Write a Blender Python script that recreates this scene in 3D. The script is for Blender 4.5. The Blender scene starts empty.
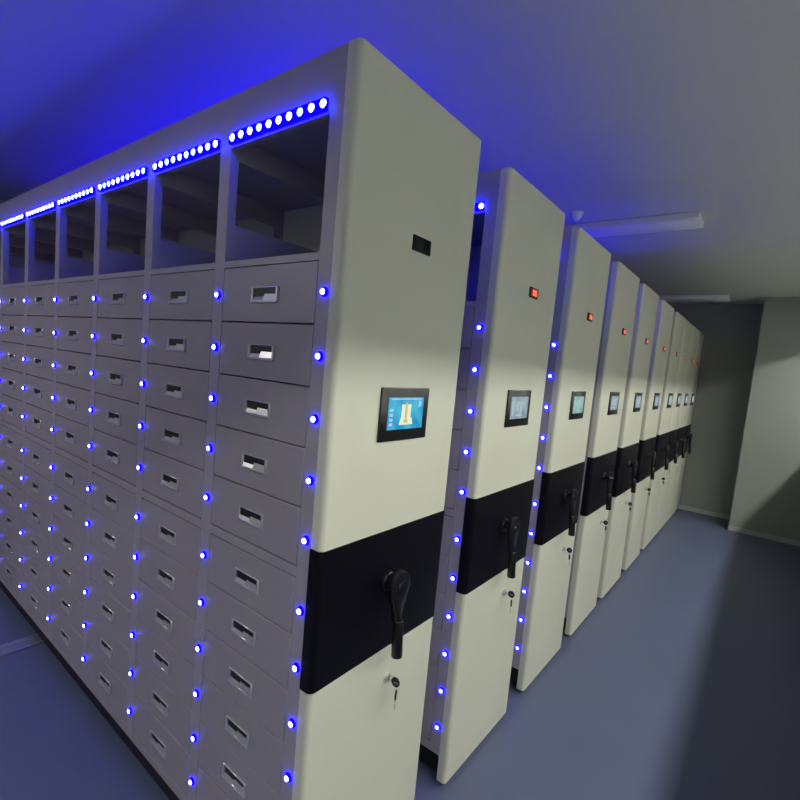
import bpy, bmesh, math, random
from mathutils import Matrix, Vector
random.seed(4)
S = bpy.context.scene
COL = S.collection
PI = math.pi

# ------------------------------------------------------------------ materials
def srgb(r, g, b):
    f = lambda c: (c/255/12.92) if c/255 <= 0.04045 else ((c/255+0.055)/1.055)**2.4
    return (f(r), f(g), f(b), 1)

def pbr(name, col, rough=0.5, metal=0.0, bump=0.0, scale=60, var=0.0, coat=0.0, spec=0.5):
    m = bpy.data.materials.new(name); m.use_nodes = True
    nt = m.node_tree; b = nt.nodes['Principled BSDF']
    b.inputs['Base Color'].default_value = col
    b.inputs['Roughness'].default_value = rough
    b.inputs['Metallic'].default_value = metal
    b.inputs['Coat Weight'].default_value = coat
    b.inputs['Specular IOR Level'].default_value = spec
    tc = nt.nodes.new('ShaderNodeTexCoord')
    if var > 0:
        n = nt.nodes.new('ShaderNodeTexNoise'); n.inputs['Scale'].default_value = scale*0.06
        n.inputs['Detail'].default_value = 4
        nt.links.new(tc.outputs['Object'], n.inputs['Vector'])
        r = nt.nodes.new('ShaderNodeValToRGB')
        r.color_ramp.elements[0].position = 0.3; r.color_ramp.elements[1].position = 0.7
        r.color_ramp.elements[0].color = tuple(c*(1-var) for c in col[:3])+(1,)
        r.color_ramp.elements[1].color = tuple(min(1, c*(1+var)) for c in col[:3])+(1,)
        nt.links.new(n.outputs['Fac'], r.inputs['Fac'])
        nt.links.new(r.outputs['Color'], b.inputs['Base Color'])
    if bump > 0:
        n2 = nt.nodes.new('ShaderNodeTexNoise'); n2.inputs['Scale'].default_value = scale*6
        nt.links.new(tc.outputs['Object'], n2.inputs['Vector'])
        bp = nt.nodes.new('ShaderNodeBump'); bp.inputs['Strength'].default_value = bump
        bp.inputs['Distance'].default_value = 0.002
        nt.links.new(n2.outputs['Fac'], bp.inputs['Height'])
        nt.links.new(bp.outputs['Normal'], b.inputs['Normal'])
    return m

def glow(name, col, strength):
    m = bpy.data.materials.new(name); m.use_nodes = True
    nt = m.node_tree; nt.nodes.clear()
    e = nt.nodes.new('ShaderNodeEmission'); o = nt.nodes.new('ShaderNodeOutputMaterial')
    e.inputs['Color'].default_value = (*col[:3], 1); e.inputs['Strength'].default_value = strength
    nt.links.new(e.outputs[0], o.inputs[0])
    return m

M = dict(
    cream=pbr('cream_powder_coat', srgb(208, 208, 193), 0.42, bump=0.15, var=0.015),
    grey=pbr('grey_powder_coat', srgb(158, 153, 164), 0.45, bump=0.15, var=0.02),
    drawer=pbr('grey_drawer_paint', srgb(154, 149, 158), 0.42, bump=0.2, var=0.03),
    black=pbr('black_acrylic', srgb(9, 7, 18), 0.4, spec=0.25),
    window_black=pbr('black_display_window', srgb(5, 5, 7), 0.5, spec=0.15),
    rubber=pbr('black_plastic', srgb(20, 19, 24), 0.32, coat=0.3),
    plinth=pbr('black_chassis', srgb(14, 14, 18), 0.6),
    chrome=pbr('chrome', srgb(222, 222, 222), 0.28, metal=0.75),
    steel=pbr('steel_rail', srgb(150, 150, 165), 0.35, metal=0.7, var=0.05),
    pocket=pbr('dark_pocket', srgb(20, 20, 26), 0.5),
    wall=pbr('painted_wall', srgb(140, 142, 138), 0.85, bump=0.1, scale=30, var=0.02),
    ceil=pbr('painted_ceiling', srgb(186, 187, 186), 0.55, bump=0.1, scale=20, var=0.015),
    white=pbr('white_plastic', srgb(225, 224, 228), 0.4),
    bounce_white=pbr('white_bounce_paint', srgb(238, 240, 238), 0.8),  # white so the added corridor bounces light into the aisle
    bounce_pale=pbr('pale_bounce_floor', srgb(215, 214, 208), 0.5, var=0.03),  # pale so the unseen corridor floor bounces light through the windows
    skirt=pbr('pale_skirting', srgb(170, 170, 165), 0.6),
    beads=glow('white_blue_led', (0.72, 0.86, 1.0), 6.0),
    beads2=glow('cyan_blue_led', (0.30, 0.72, 1.0), 5.0),
    stripblue=glow('blue_strip_lens', (0.00015, 0.0, 1.0), 32.0),
    core=glow('led_core', (0.62, 0.66, 1.0), 8.0),
    lens=glow('led_blue_lens', (0.0005, 0.0, 1.0), 20.0),
    roofblue=glow('added_blue_roof_glow', (0.014, 0.0004, 1.0), 44.0),
    red=glow('red_digit', (1.0, 0.22, 0.14), 1.3),
    redrim=glow('red_digit_rim', (0.45, 0.02, 0.01), 0.7),
    tube=glow('added_lamp_diffuser', (1.0, 0.975, 0.91), 66.0),
)
# floor : seamless blue-grey vinyl
def floor_mat():
    m = pbr('blue_grey_vinyl', srgb(86, 93, 122), 0.42, bump=0.25, scale=40, var=0.05)
    return m
M['floor'] = floor_mat()
def screen_mat(name, a, b, strength):
    m = bpy.data.materials.new(name); m.use_nodes = True
    nt = m.node_tree; nt.nodes.clear()
    tc = nt.nodes.new('ShaderNodeTexCoord'); n = nt.nodes.new('ShaderNodeTexNoise')
    n.inputs['Scale'].default_value = 22; n.inputs['Detail'].default_value = 3
    r = nt.nodes.new('ShaderNodeValToRGB')
    r.color_ramp.elements[0].position = 0.35; r.color_ramp.elements[1].position = 0.65
    r.color_ramp.elements[0].color = a; r.color_ramp.elements[1].color = b
    e = nt.nodes.new('ShaderNodeEmission'); o = nt.nodes.new('ShaderNodeOutputMaterial')
    e.inputs['Strength'].default_value = strength
    nt.links.new(tc.outputs['Object'], n.inputs['Vector']); nt.links.new(n.outputs['Fac'], r.inputs['Fac'])
    nt.links.new(r.outputs['Color'], e.inputs['Color']); nt.links.new(e.outputs[0], o.inputs[0])
    return m
M['scr_blue'] = screen_mat('blue_screen', srgb(45, 150, 200), srgb(85, 190, 225), 0.95)
M['scr_grey'] = screen_mat('grey_screen', srgb(130, 152, 170), srgb(165, 185, 192), 0.95)
M['scr_teal'] = screen_mat('teal_screen', srgb(125, 172, 165), srgb(160, 196, 190), 0.95)
M['scr_pale'] = screen_mat('pale_screen', srgb(120, 140, 155), srgb(150, 168, 175), 0.95)
M['ico_white'] = glow('icon_white', srgb(235, 240, 205), 1.0)
M['ico_tan'] = glow('icon_tan', srgb(205, 195, 140), 1.0)
M['ico_pale'] = glow('icon_pale', srgb(170, 205, 240), 1.0)
M['ico_faint'] = glow('icon_faint', srgb(172, 190, 195), 1.0)
# window glass: thin clear pane
def pane_mat():
    m = bpy.data.materials.new('clear_pane'); m.use_nodes = True
    nt = m.node_tree; nt.nodes.clear()
    t = nt.nodes.new('ShaderNodeBsdfTransparent'); g = nt.nodes.new('ShaderNodeBsdfGlossy')
    g.inputs['Roughness'].default_value = 0.02
    t.inputs['Color'].default_value = (0.95, 0.97, 0.95, 1)
    x = nt.nodes.new('ShaderNodeMixShader'); x.inputs['Fac'].default_value = 0.06
    o = nt.nodes.new('ShaderNodeOutputMaterial')
    nt.links.new(t.outputs[0], x.inputs[1]); nt.links.new(g.outputs[0], x.inputs[2]); nt.links.new(x.outputs[0], o.inputs[0])
    return m
M['pane'] = pane_mat()

# ------------------------------------------------------------------ mesh helpers
class MB:
    def __init__(s): s.bm = bmesh.new()
    def _mi(s, faces, mi):
        for f in faces: f.material_index = mi
    def box(s, x0, x1, y0, y1, z0, z1, bev=0.0, seg=2, mi=0, edges=None):
        before = set(s.bm.faces)
        r = bmesh.ops.create_cube(s.bm, size=1)
        vs = r['verts']
        for v in vs:
            v.co = Vector(((x0+x1)/2+v.co.x*(x1-x0), (y0+y1)/2+v.co.y*(y1-y0), (z0+z1)/2+v.co.z*(z1-z0)))
        if bev > 0:
            es = {e for v in vs for e in v.link_edges}
            if edges == 'z': es = [e for e in es if abs(e.verts[0].co.z-e.verts[1].co.z) > 1e-6]
            bmesh.ops.bevel(s.bm, geom=list(es), offset=bev, segments=seg, profile=0.5, affect='EDGES')
        s._mi([f for f in s.bm.faces if f not in before], mi)
        return s
    def cyl(s, p0, p1, r0, r1=None, n=20, mi=0, bev=0.0):
        before = set(s.bm.faces)
        p0 = Vector(p0); p1 = Vector(p1); d = p1-p0
        q = Vector((0, 0, 1)).rotation_difference(d.normalized()).to_matrix().to_4x4()
        r1 = r0 if r1 is None else r1
        res = bmesh.ops.create_cone(s.bm, cap_ends=True, segments=n, radius1=r0, radius2=r1, depth=d.length,
                                    matrix=Matrix.Translation((p0+p1)/2) @ q)
        if bev > 0:
            vs = res['verts']
            es = [e for e in {e for v in vs for e in v.link_edges} if any(len(f.verts) > 4 for f in e.link_faces)]
            bmesh.ops.bevel(s.bm, geom=es, offset=bev, segments=2, profile=0.5, affect='EDGES')
        s._mi([f for f in s.bm.faces if f not in before], mi)
        return s
    def dome(s, c, axis, r, h, n=12, rings=4, mi=0):
        before = set(s.bm.faces)
        q = Vector((0, 0, 1)).rotation_difference(Vector(axis)).to_matrix()
        rows = []
        for k in range(rings):
            a = (PI/2)*k/rings
            rows.append([s.bm.verts.new(Vector(c)+q @ Vector((r*math.cos(a)*math.cos(t*2*PI/n), r*math.cos(a)*math.sin(t*2*PI/n), h*math.sin(a)))) for t in range(n)])
        top = s.bm.verts.new(Vector(c)+q @ Vector((0, 0, h)))
        for k in range(rings-1):
            for t in range(n):
                s.bm.faces.new((rows[k][t], rows[k][(t+1) % n], rows[k+1][(t+1) % n], rows[k+1][t]))
        for t in range(n): s.bm.faces.new((rows[-1][t], rows[-1][(t+1) % n], top))
        s._mi([f for f in s.bm.faces if f not in before], mi)
        return s
    def prism(s, pts, ax, a, b, bev=0.0, mi=0):
        # pts are 2-D, extruded along axis ax from a to b; for ax 'x' pts=(y,z); 'y' -> (x,z); 'z' -> (x,y)
        before = set(s.bm.faces)
        def P(u, v, w): return {'x': (w, u, v), 'y': (u, w, v), 'z': (u, v, w)}[ax]
        va = [s.bm.verts.new(P(u, v, a)) for u, v in pts]; vb = [s.bm.verts.new(P(u, v, b)) for u, v in pts]
        n = len(pts)
        fs = [s.bm.faces.new(va), s.bm.faces.new(vb[::-1])]
        for i in range(n): fs.append(s.bm.faces.new((va[i], vb[i], vb[(i+1) % n], va[(i+1) % n])))
        bmesh.ops.recalc_face_normals(s.bm, faces=fs)
        if bev > 0:
            es = list(fs[0].edges)+list(fs[1].edges)
            bmesh.ops.bevel(s.bm, geom=es, offset=bev, segments=2, profile=0.5, affect='EDGES')
        s._mi([f for f in s.bm.faces if f not in before], mi)
        return s
    def torus(s, c, axis, R, r, n=20, m=8, mi=0):
        before = set(s.bm.faces)
        q = Vector((0, 0, 1)).rotation_difference(Vector(axis)).to_matrix()
        g = [[s.bm.verts.new(Vector(c)+q @ Vector(((R+r*math.cos(b*2*PI/m))*math.cos(a*2*PI/n), (R+r*math.cos(b*2*PI/m))*math.sin(a*2*PI/n), r*math.sin(b*2*PI/m)))) for b in range(m)] for a in range(n)]
        for a in range(n):
            for b in range(m):
                s.bm.faces.new((g[a][b], g[(a+1) % n][b], g[(a+1) % n][(b+1) % m], g[a][(b+1) % m]))
        s._mi([f for f in s.bm.faces if f not in before], mi)
        return s
    def mesh(s, name, mats, smooth=True):
        me = bpy.data.meshes.new(name)
        s.bm.normal_update(); s.bm.to_mesh(me); s.bm.free()
        for m in (mats if isinstance(mats, (list, tuple)) else [mats]): me.materials.append(M[m])
        if smooth:
            me.shade_smooth()
            try: me.set_sharp_from_angle(angle=math.radians(38))
            except Exception: pass
        return me

def obj(name, me, parent=None, loc=(0, 0, 0), rot=None):
    o = bpy.data.objects.new(name, me); COL.objects.link(o)
    if parent is not None: o.parent = parent
    o.location = loc
    if rot: o.rotation_euler = rot
    return o
def tag(o, label, cat, group=None):
    o['label'] = label; o['category'] = cat
    if group: o['group'] = group
    return o
def struct(name, me, parent=None, loc=(0, 0, 0)):
    o = obj(name, me, parent, loc)
    if parent is None: o['kind'] = 'structure'
    return o

# ------------------------------------------------------------------ room
CZ = 2.98           # ceiling height
XR = 1.45           # wall with the windows, right of the aisle
XL = -5.0
YB, YF = 7.42, -3.6
XC = 3.9            # far side of the unseen corridor added behind the windows
struct('floor', MB().box(XL-.1, XR+.12, YF-.1, YB+.1, -.1, 0).mesh('floor', 'floor', False))
struct('floor_corridor', MB().box(XR+.12, XC+.1, YF-.1, YB+.1, -.1, 0).mesh('floor_corridor', 'bounce_pale', False))
struct('ceiling_corridor', MB().box(XR+.12, XC+.1, YF-.1, YB+.1, CZ, CZ+.1).mesh('ceiling_corridor', 'bounce_white', False))
struct('ceiling', MB().box(XL-.1, XR+.12, YF-.1, YB+.1, CZ, CZ+.1).mesh('ceiling', 'ceil', False))
struct('wall_back', MB().box(XL-.1, XC+.1, YB, YB+.1, 0, CZ).mesh('wall_back', 'wall', False))
struct('wall_front', MB().box(XL-.1, XC+.1, YF-.1, YF, 0, CZ).mesh('wall_front', 'wall', False))
struct('wall_left', MB().box(XL-.1, XL, YF, YB, 0, CZ).mesh('wall_left', 'wall', False))
struct('wall_corridor', MB().box(XC, XC+.1, YF, YB, 0, CZ).mesh('wall_corridor', 'bounce_white', False))
SILL, HEAD = 1.36, 2.58  # unseen windows, sill and head chosen to cut the lamp light
wr = MB()
wr.box(XR, XR+.12, YF, YB, 0, SILL).box(XR, XR+.12, YF, YB, HEAD, CZ)
wr.box(XR, XR+.12, 6.8, YB, SILL, HEAD).box(XR, XR+.12, YF, YF+.25, SILL, HEAD)
struct('wall_right', wr.mesh('wall_right', 'wall', False))
WY = [YF+.25, -.1, 3.35, 6.8]
for i in range(3):
    a, b = WY[i], WY[i+1]
    w = struct('window_%d' % (i+1), MB().box(XR+.02, XR+.10, a, a+.04, SILL, HEAD).box(XR+.02, XR+.10, b-.04, b, SILL, HEAD)
               .box(XR+.02, XR+.10, a, b, SILL, SILL+.04).box(XR+.02, XR+.10, a, b, HEAD-.04, HEAD).mesh('window_frame', 'white', False))
    obj('window_pane', MB().box(XR+.055, XR+.063, a+.04, b-.04, SILL+.04, HEAD-.04).mesh('window_pane', 'pane', False), w)
# pier jutting out between the back wall and the aisle wall
struct('wall_corner', MB().box(.635, XR, 6.8, YB, 0, CZ).mesh('wall_corner', 'wall', False))
struct('baseboard_back', MB().box(XL, .635, YB-.014, YB, 0, .06).mesh('baseboard_back', 'skirt', False))
struct('baseboard_corner', MB().box(.621, XR, 6.786, 6.8, 0, .06).box(.621, .635, 6.786, YB-.014, 0, .06).mesh('baseboard_corner', 'skirt', False))

# ceiling fixtures
def ceiling_fixture(x, y, lab, L=1.2, W=.27):
    t = obj('ceiling_light', None, None, (x, y, CZ))
    tag(t, lab, 'ceiling light', 'unlit ceiling lights over the aisle')
    obj('housing', MB().box(-L/2, L/2, -W/2, W/2, -.045, 0, .006).mesh('housing', 'white'), t)
    obj('diffuser', MB().box(-L/2+.015, L/2-.015, -W/2+.015, W/2-.015, -.050, -.0452, .003).mesh('diffuser', 'white'), t)
    return t
ceiling_fixture(-.28, 3.20, 'unlit long white ceiling light, the nearer and larger one, tinted blue above the third cabinet')
ceiling_fixture(-.32, 6.72, 'unlit long white ceiling light, the far one close to the dark back wall')
d = obj('ceiling_detector', None, None, (-.42, 2.80, CZ))
tag(d, 'small round white dome detector on the ceiling above the third cabinet', 'detector')
obj('base', MB().cyl((0, 0, -.014), (0, 0, 0), .05, n=28, bev=.003).mesh('base', 'white'), d)
obj('dome', MB().dome((0, 0, -.014), (0, 0, -1), .042, .045, 24, 6).mesh('dome', 'white'), d)

# floor rails the cabinets roll on
for i, x in enumerate((-.62, -2.26, -3.62)):
    r = obj('floor_rail', MB().box(-.055, -.018, -1.5, 7.35, 0, .012, .002).box(.018, .055, -1.5, 7.35, 0, .012, .002)
            .box(-.018, .018, -1.5, 7.35, 0, .005).mesh('floor_rail', 'steel'), None, (x, 0, 0))
    tag(r, ['steel floor rail under the cabinets, nearest to the aisle', 'steel floor rail showing on the dark floor at the lower left, under the drawers',
            'steel floor rail farthest from the aisle under the cabinets'][i], 'rail', 'floor rails under the cabinets')

# ------------------------------------------------------------------ cabinets
H, W = 2.54, .62
X0, BW, NB = .0624, .482, 8
RP = .165; Z0 = 1.9423; GAPZ = .034
XE = -(X0+BW*NB)-.03          # left end
DW = BW-.055
def row_z(i): return Z0-i*RP-(GAPZ if i >= 5 else 0)
def post_x(j): return -X0-j*BW

# shared meshes --------------------------------------------------
pm = MB()
def rounded(x0, x1, y0, y1, r):
    p = [(x0, y0)]
    for k in range(7):
        a = -PI/2+PI/2*k/6; p.append((x1-r+r*math.cos(a), y0+r+r*math.sin(a)))
    for k in range(7):
        a = PI/2*k/6; p.append((x1-r+r*math.cos(a), y1-r+r*math.sin(a)))
    return p+[(x0, y1)]
pm.prism(rounded(-.04, 0, 0, W, .016), 'z', .025, H)
ME_panel = pm.mesh('end_panel', 'cream')
ME_band = MB().prism(rounded(-.0395, .003, -.003, W+.003, .018), 'z', .867, 1.266).mesh('black_band', 'black')

fr = MB()
fr.box(XE, -.04, 0, W, 2.43, H-.001)                          # roof and header
for j in range(NB+1):
    x = post_x(j)
    a, b = x-.0275, x+.0275
    if j == 0: a, b = -.0885, -.04
    if j == NB: a = XE
    fr.box(a, b, 0, .03, .135, 2.43)                          # front post
    fr.box(a+.008, b-.008, W-.035, W-.012, 2.045, 2.43)       # rear post
    if 0 < j: fr.box(a+.008, b-.008, .03, W-.035, 2.36, 2.43).box(a+.008, b-.008, .03, W-.035, 2.045, 2.165)
    fr.box(a+.015, b-.015, .03, W-.02, .15, 2.025)            # partition between drawer stacks
    if j < NB:
        l, r_ = (XE if j == NB-1 else post_x(j+1)+.0275), a
        l = post_x(j+1)+.0275
        fr.box(l, r_, .0, .03, 2.025, 2.045)                  # rail under the display bay
        fr.box(l, r_, .0, .025, .135, .172)                   # bottom rail
        zm = row_z(4)-.0825
        fr.box(l, r_, .0, .025, zm-GAPZ+.003, zm-.003)        # middle rail
        fr.box(l, r_, .0, .022, 2.385, 2.43)
        fr.box(l-.03, r_+.03, .03, W-.02, 2.026, 2.044)       # display floor
fr.box(XE, -.04, W-.02, W, .135, 2.045)                       # back skin
fr.box(XE, -.04, .03, W-.02, .135, .15)                       # bottom
ME_frame = fr.mesh('frame', 'grey', False)
ME_bayback = MB().box(XE, -.04, W-.011, W, 2.046, 2.429).mesh('display_back', 'cream', False)
ME_plinth = MB().box(XE+.05, -.05, .03, W-.03, .03, .135).mesh('plinth', 'plinth', False)

dm = MB().box(-DW/2+.0015, DW/2-.0015, 0, .018, -RP/2+.002, RP/2-.002, .0015, 1)
dm.box(-DW/2+.02, DW/2-.02, .018, .52, -RP/2+.012, RP/2-.03)
ME_drawer = dm.mesh('drawer', 'drawer')
# chrome flush pull: frame, dark pocket, sloping lip
hm = MB()
hw, hh = .06, .0225
hm.box(-hw, hw, -.005, 0, hh-.003, hh, .0008, 1).box(-hw, -hw+.008, -.006, 0, -hh, hh, .001, 1).box(hw-.008, hw, -.006, 0, -hh, hh, .001, 1)
hm.box(-hw, hw, -.007, 0, -hh, -hh+.007, .001, 1)
hm.prism([(-.006, -hh+.007), (0, -hh+.007), (0, -.003)], 'x', -hw+.008, hw-.008)
hm.prism([(-.0062, -hh+.007), (0, -hh+.007), (0, .006)], 'x', hw-.062, hw-.008)
hm.box(-hw+.008, hw-.008, -.001, 0, -.012, hh-.003, mi=1)
ME_pull = hm.mesh('handle', ['chrome', 'pocket'])
# indicator led: blue lens ring with a bright core
ME_led = MB().cyl((0, -.007, 0), (0, 0, 0), .0110, .0135, 16).mesh('led_lens', 'lens')
ME_core = MB().dome((0, -.007, 0), (0, -1, 0), .0078, .005, 12, 3).mesh('led_core', 'core')
ME_strip = MB().box(-DW/2+.004, DW/2-.004, -.012, 0, -.015, .015).mesh('led_strip', 'stripblue', False)
ME_bead = MB().dome((0, -.012, 0), (0, -1, 0), .0105, .006, 12, 3).mesh('led_bead', 'beads')
ME_bead2 = MB().dome((0, -.012, 0), (0, -1, 0), .0105, .006, 12, 3).mesh('led_bead', 'beads2')
# small number display
ME_win = MB().box(0, .006, -.048, .042, -.022, .022, .002, 2).mesh('number_display', 'window_black')
def digit():
    m = MB()
    for y in (-.022, .006):      # two squarish digits
        m.box(.006, .0075, y, y+.016, .012, .015).box(.006, .0075, y, y+.016, -.015, -.012).box(.006, .0075, y, y+.003, -.015, .015)
        m.box(.006, .0075, y+.013, y+.016, -.015, .015)
    m.box(.006, .007, -.026, .026, -.006, .006, mi=1)
    return m.mesh('lit_digits', ['red', 'redrim'])
ME_digit = MB().box(.006, .0072, -.036, .036, -.016, .016, mi=1).box(.0072, .0085, -.021, -.004, -.013, .013, .001, 1).box(.0072, .0085, .003, .020, -.013, .013, .001, 1).mesh('lit_digits', ['red', 'redrim'])
# control screen, centred
bz = MB().box(0, .008, -.125, .116, -.08, .08, .003, 2)
ME_bezel = bz.mesh('screen_bezel', 'rubber')
def disp(mat): return MB().box(.010, .0115, -.080, .097, -.0455, .051).mesh('display', mat, False)
def icon_blue():
    m = MB()
    m.box(.0115, .0125, -.016, .000, -.010, .030).box(.0115, .0125, .012, .030, -.010, .030)
    m.prism([(-.026, -.032), (.044, -.032), (.036, -.010), (-.018, -.010)], 'x', .0115, .0125)
    m.box(.0125, .0132, .001, .011, -.020, .036, mi=1).box(.0125, .0132, -.004, .016, -.026, -.018, mi=1)
    for z in (-.034, -.020, -.006, .008): m.box(.0115, .0122, -.074, -.058, z, z+.009, mi=2)
    m.box(.0115, .0122, .070, .084, .022, .040, mi=2)
    m.box(.0115, .0122, -.070, .085, .044, .048, mi=2)
    return m.mesh('screen_icon', ['ico_white', 'ico_tan', 'ico_pale'], False)
def icon_plain():
    m = MB()
    m.box(.0115, .0122, -.02, .0, -.012, .03).box(.0115, .0122, .01, .032, -.02, .03).box(.0115, .0122, -.03, .04, -.034, -.026)
    m.box(.0115, .0122, -.07, -.05, -.03, .03)
    return m.mesh('screen_icon', ['ico_faint'], False)
# crank handle: flange, hub, teardrop arm, hanging grip (parts), centred on its axle
ME_flange = MB().cyl((0, 0, 0), (.012, 0, 0), .032, .028, 28, bev=.002).cyl((.012, 0, 0), (.034, 0, 0), .017, n=20).mesh('crank_handle', 'rubber')
def arm():
    pts = []
    for k in range(17):                    # round head
        a = -PI*.13+(PI*1.26)*k/16
        pts.append((.047*math.cos(a), .047*math.sin(a)))
    pts += [(-.014, -.085), (-.010, -.115), (.014, -.115), (.018, -.085)]
    m = MB().prism(pts, 'x', .034, .058, bev=.005)
    m.cyl((.058, 0, 0), (.064, 0, 0), .020, .017, 20)
    return m.mesh('crank_arm', 'rubber')
ME_arm = arm()
gm = MB().cyl((.052, .006, -.112), (.060, .004, -.228), .0165, .018, 18, bev=.004).cyl((.046, .004, -.085), (.052, .006, -.115), .012, n=14)
ME_grip = gm.mesh('crank_grip', 'rubber')
# lock barrel
ME_lock = MB().cyl((0, 0, 0), (.010, 0, 0), .0155, .0145, 20, bev=.001).box(.010, .0105, -.002, .002, -.006, .006, mi=1).mesh('lock', ['chrome', 'pocket'])
# keys
def key_mesh(inserted):
    m = MB()
    if inserted:
        m.box(.000, .014, -.001, .001, -.003, .003, mi=1).cyl((.026, -.0025, 0), (.026, .0025, 0), .016, n=18, bev=.001)
    else:
        m.cyl((-.0025, 0, -.006), (.0025, 0, -.006), .016, n=18, bev=.001).box(-.001, .001, -.0035, .0035, -.056, -.02, mi=1)
        m.box(-.001, .001, -.0055, -.0035, -.050, -.046, mi=1).box(-.001, .001, -.0055, -.0035, -.040, -.035, mi=1)
    return m.mesh('key', ['pocket', 'chrome'])
ME_key1, ME_key2 = key_mesh(True), key_mesh(False)
ME_ring = MB().torus((0, 0, 0), (0, 1, .15), .013, .0011, 20, 6).mesh('key_loop', 'chrome')

CY = [0, .845, 1.675, 2.482, 3.260, 4.075, 4.868, 5.500, 6.130, 6.760]
LAB = [
 'nearest and largest storage cabinet, long grey drawer front with chrome pulls and lit blue screen',
 'second storage cabinet from the front, with bright red number display and pale grey screen',
 'third storage cabinet, behind the blue-lit gap, red number display and greenish screen',
 'fourth storage cabinet from the front, narrow cream end panel just right of the third one',
 'fifth storage cabinet from the front, small dim red display, halfway down the row',
 'sixth storage cabinet from the front, last one standing apart before the closed-up far group',
 'seventh storage cabinet, first of the four pushed together at the far end',
 'eighth storage cabinet, second of the four pushed together at the far end',
 'ninth storage cabinet, next to the last one in the far group',
 'last storage cabinet, farthest away, standing by the dark back wall']
screens = ['scr_blue', 'scr_grey', 'scr_teal', 'scr_grey', 'scr_grey', 'scr_pale', 'scr_teal', 'scr_pale', 'scr_pale', 'scr_pale']
disp_me = {k: disp(k) for k in set(screens)}
ME_ico, ME_icp = icon_blue(), icon_plain()
HUB = (.003, .300, 1.100)
LOCK = (0, .395, .752)

def base_cabinet(k):
    t = obj('storage_cabinet', None, None, (0, CY[k], 0))
    tag(t, LAB[k], 'cabinet', 'row of mobile storage cabinets')
    obj('frame', ME_frame, t); obj('plinth', ME_plinth, t); obj('display_back', ME_bayback, t)
    obj('end_panel', ME_panel, t)
    b = obj('black_band', ME_band, t)
    c = obj('crank_handle', ME_flange, t, HUB)
    obj('crank_arm', ME_arm, c); obj('crank_grip', ME_grip, c)
    w = obj('number_display', ME_win, t, (0, .323 if k == 0 else .338, 2.129))
    if k > 0:
        g = obj('lit_digits', ME_digit, w); g['label'] = 'glowing red digits'
    s = obj('control_screen', ME_bezel, t, (0, .314, 1.626))
    obj('display', disp_me[screens[k]], s, (-.002, -.012, 0))
    obj('screen_icon', ME_ico if k == 0 else ME_icp, s, (-.002, -.012, 0))
    l = obj('lock', ME_lock, t, (0, .350, LOCK[2]) if k == 0 else LOCK)
    nrows = 11
    # cabinets behind show only the first stack through the gap
    ncols = NB if k == 0 else (2 if k <= 2 else 1)
    if k <= 5:
        for j in range(ncols):
            for i in range(nrows):
                d = obj('drawer', ME_drawer, t, (post_x(j)-BW/2, 0, row_z(i)))
                if k == 0: obj('handle', ME_pull, d, (-.0, 0, -.003))
    else:
        f = obj('drawer', MB().box(XE+.02, -.09, .004, .02, .18, 2.02).mesh('drawer', 'drawer', False), t)
    if 1 <= k <= 5:
        f = obj('front_sheet', MB().box(XE+.02, post_x(ncols)-.03, .004, .02, .18, 2.02).mesh('front_sheet', 'drawer', False), t)
    # indicator lights beside every drawer
    cols = NB+1 if k == 0 else (2 if k <= 2 else 0)
    for j in range(cols):
        for i in range(nrows):
            x = post_x(j) if j < NB else post_x(j)
            d = obj('indicator_light', ME_led, t, (x+.003, -.0002, row_z(i)))
            obj('led_core', ME_core, d)
    # strip lights over the display bays
    for j in range(NB if k == 0 else (4 if k <= 5 else 0)):
        st = obj('led_strip', ME_strip, t, (post_x(j)-BW/2, -.0002, 2.407))
        if k == 0 or (k <= 2 and j == 0):
            for q in range(10):
                obj('led_bead', ME_bead2 if (q*7+j*3) % 4 == 1 else ME_bead, st, (-.190+q*.0435, 0, 0))
    return t
cabs = [base_cabinet(k) for k in range(10)]
# unseen blue strip added on the second cabinet's roof to light the ceiling
rs = obj('added_roof_strip', MB().box(-3.9, -.75, .02, .05, H, H+.012, mi=0).mesh('added_roof_strip', 'roofblue', False), cabs[1])
rs['label'] = 'added unseen blue strip'
M['roofblue2'] = glow('added_dim_roof_glow', (0.012, 0.0006, 1.0), 10.0)  # dimmer unseen strip, added to turn the farther ceiling blue
rs = obj('added_roof_strip', MB().box(-3.9, -.35, .02, .05, H, H+.012).mesh('added_roof_strip', 'roofblue2', False), cabs[4])
rs['label'] = 'added unseen blue strip'

# keys hang in the locks
for k in range(7):
    t = obj('key_ring', None, None, (LOCK[0]+.0112, CY[k]+(.350 if k == 0 else LOCK[1]), LOCK[2]))
    tag(t, ['bunch of keys in the lock of the nearest cabinet, below the big crank handle',
            'bunch of keys in the lock of the second cabinet, below its crank handle',
            'bunch of keys in the lock of the third cabinet',
            'bunch of keys in the lock of the fourth cabinet',
            'bunch of keys in the lock of the fifth cabinet',
            'bunch of keys in the lock of the sixth cabinet',
            'bunch of keys in the lock of the seventh cabinet, first of the far group'][k], 'keys', 'keys hanging in the cabinet locks')
    obj('key', ME_key1, t)
    obj('key_loop', ME_ring, t, (.030, 0, -.012))
    obj('key', ME_key2, t, (.030, .002, -.036), (0, 0, .5))

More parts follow.
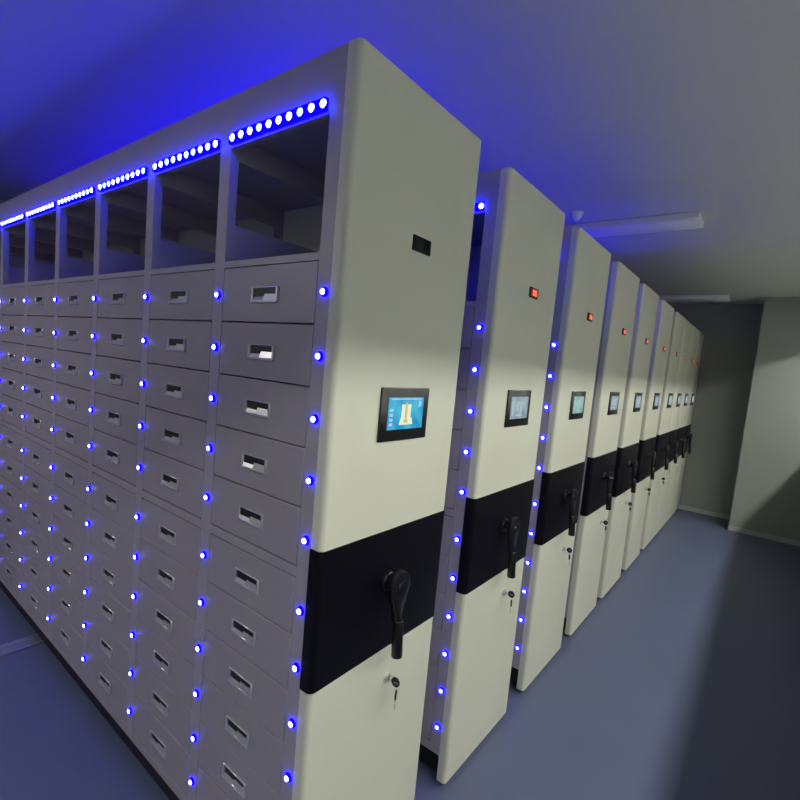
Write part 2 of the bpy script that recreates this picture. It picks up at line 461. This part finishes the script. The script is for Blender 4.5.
# ------------------------------------------------------------------ lights
# unseen corridor lamp run, added to throw the light edges in the aisle
def added_corridor_lamp(y, i):
    t = obj('added_corridor_light', None, None, (2.32, y, CZ))
    tag(t, 'added linear ceiling lamp in the unseen corridor beyond the windows, %s' % ['nearest the front wall', 'second from the front wall', 'third from the front wall', 'nearest the back wall'][i], 'ceiling light', 'added corridor lamps')
    obj('housing', MB().box(-.09, .09, -1.2, 1.2, -.05, 0, .004).mesh('housing', 'white'), t)
    obj('diffuser', MB().box(-.08, .08, -1.18, 1.18, -.056, -.0502).mesh('diffuser', 'tube', False), t)
for i in range(4): added_corridor_lamp(-2.2+i*2.65, i)

# unseen lamp added behind the camera to light the drawer fronts
t = obj('added_panel_light', None, None, (-2.6, -2.4, CZ))
tag(t, 'added unseen ceiling panel light behind the camera, lighting the drawer fronts', 'ceiling light')
obj('housing', MB().box(-.31, .31, -.31, .31, -.03, 0, .004).mesh('housing', 'white'), t)
M['panel'] = glow('added_panel_diffuser', (1.0, 0.95, 0.93), 44.0)
obj('diffuser', MB().box(-.29, .29, -.29, .29, -.034, -.0302).mesh('diffuser', 'panel', False), t)

wd = bpy.data.worlds.new('world'); S.world = wd; wd.use_nodes = True
wd.node_tree.nodes['Background'].inputs[0].default_value = (.05, .055, .07, 1)
wd.node_tree.nodes['Background'].inputs[1].default_value = 0.2

# ------------------------------------------------------------------ camera
cx, cy, cz, ya, pi_, ro, f = 0.8651, -0.8805, 1.7793, 0.67245, -0.0958, 0.0875, 484.84
F = Vector((-math.sin(ya)*math.cos(pi_), math.cos(ya)*math.cos(pi_), math.sin(pi_)))
R = Vector((math.cos(ya), math.sin(ya), 0)); U = R.cross(F)
R2 = math.cos(ro)*R+math.sin(ro)*U; U2 = -math.sin(ro)*R+math.cos(ro)*U
cam = bpy.data.cameras.new('camera'); co = bpy.data.objects.new('camera', cam); COL.objects.link(co)
mt = Matrix((R2, U2, -F)).transposed().to_4x4(); mt.translation = Vector((cx, cy, cz)); co.matrix_world = mt
cam.sensor_width = 36; cam.lens = 36*f/800; cam.shift_x = 17.15/800; cam.shift_y = 7.9/800
cam.clip_start = .01; cam.clip_end = 60
S.camera = co
S.view_settings.view_transform = 'Standard'; S.view_settings.look = 'None'
S.view_settings.gamma = 1; S.view_settings.use_curve_mapping = False
S.view_settings.exposure = 0.0
S.cycles.max_bounces = 8
S.cycles.sample_clamp_indirect = 4
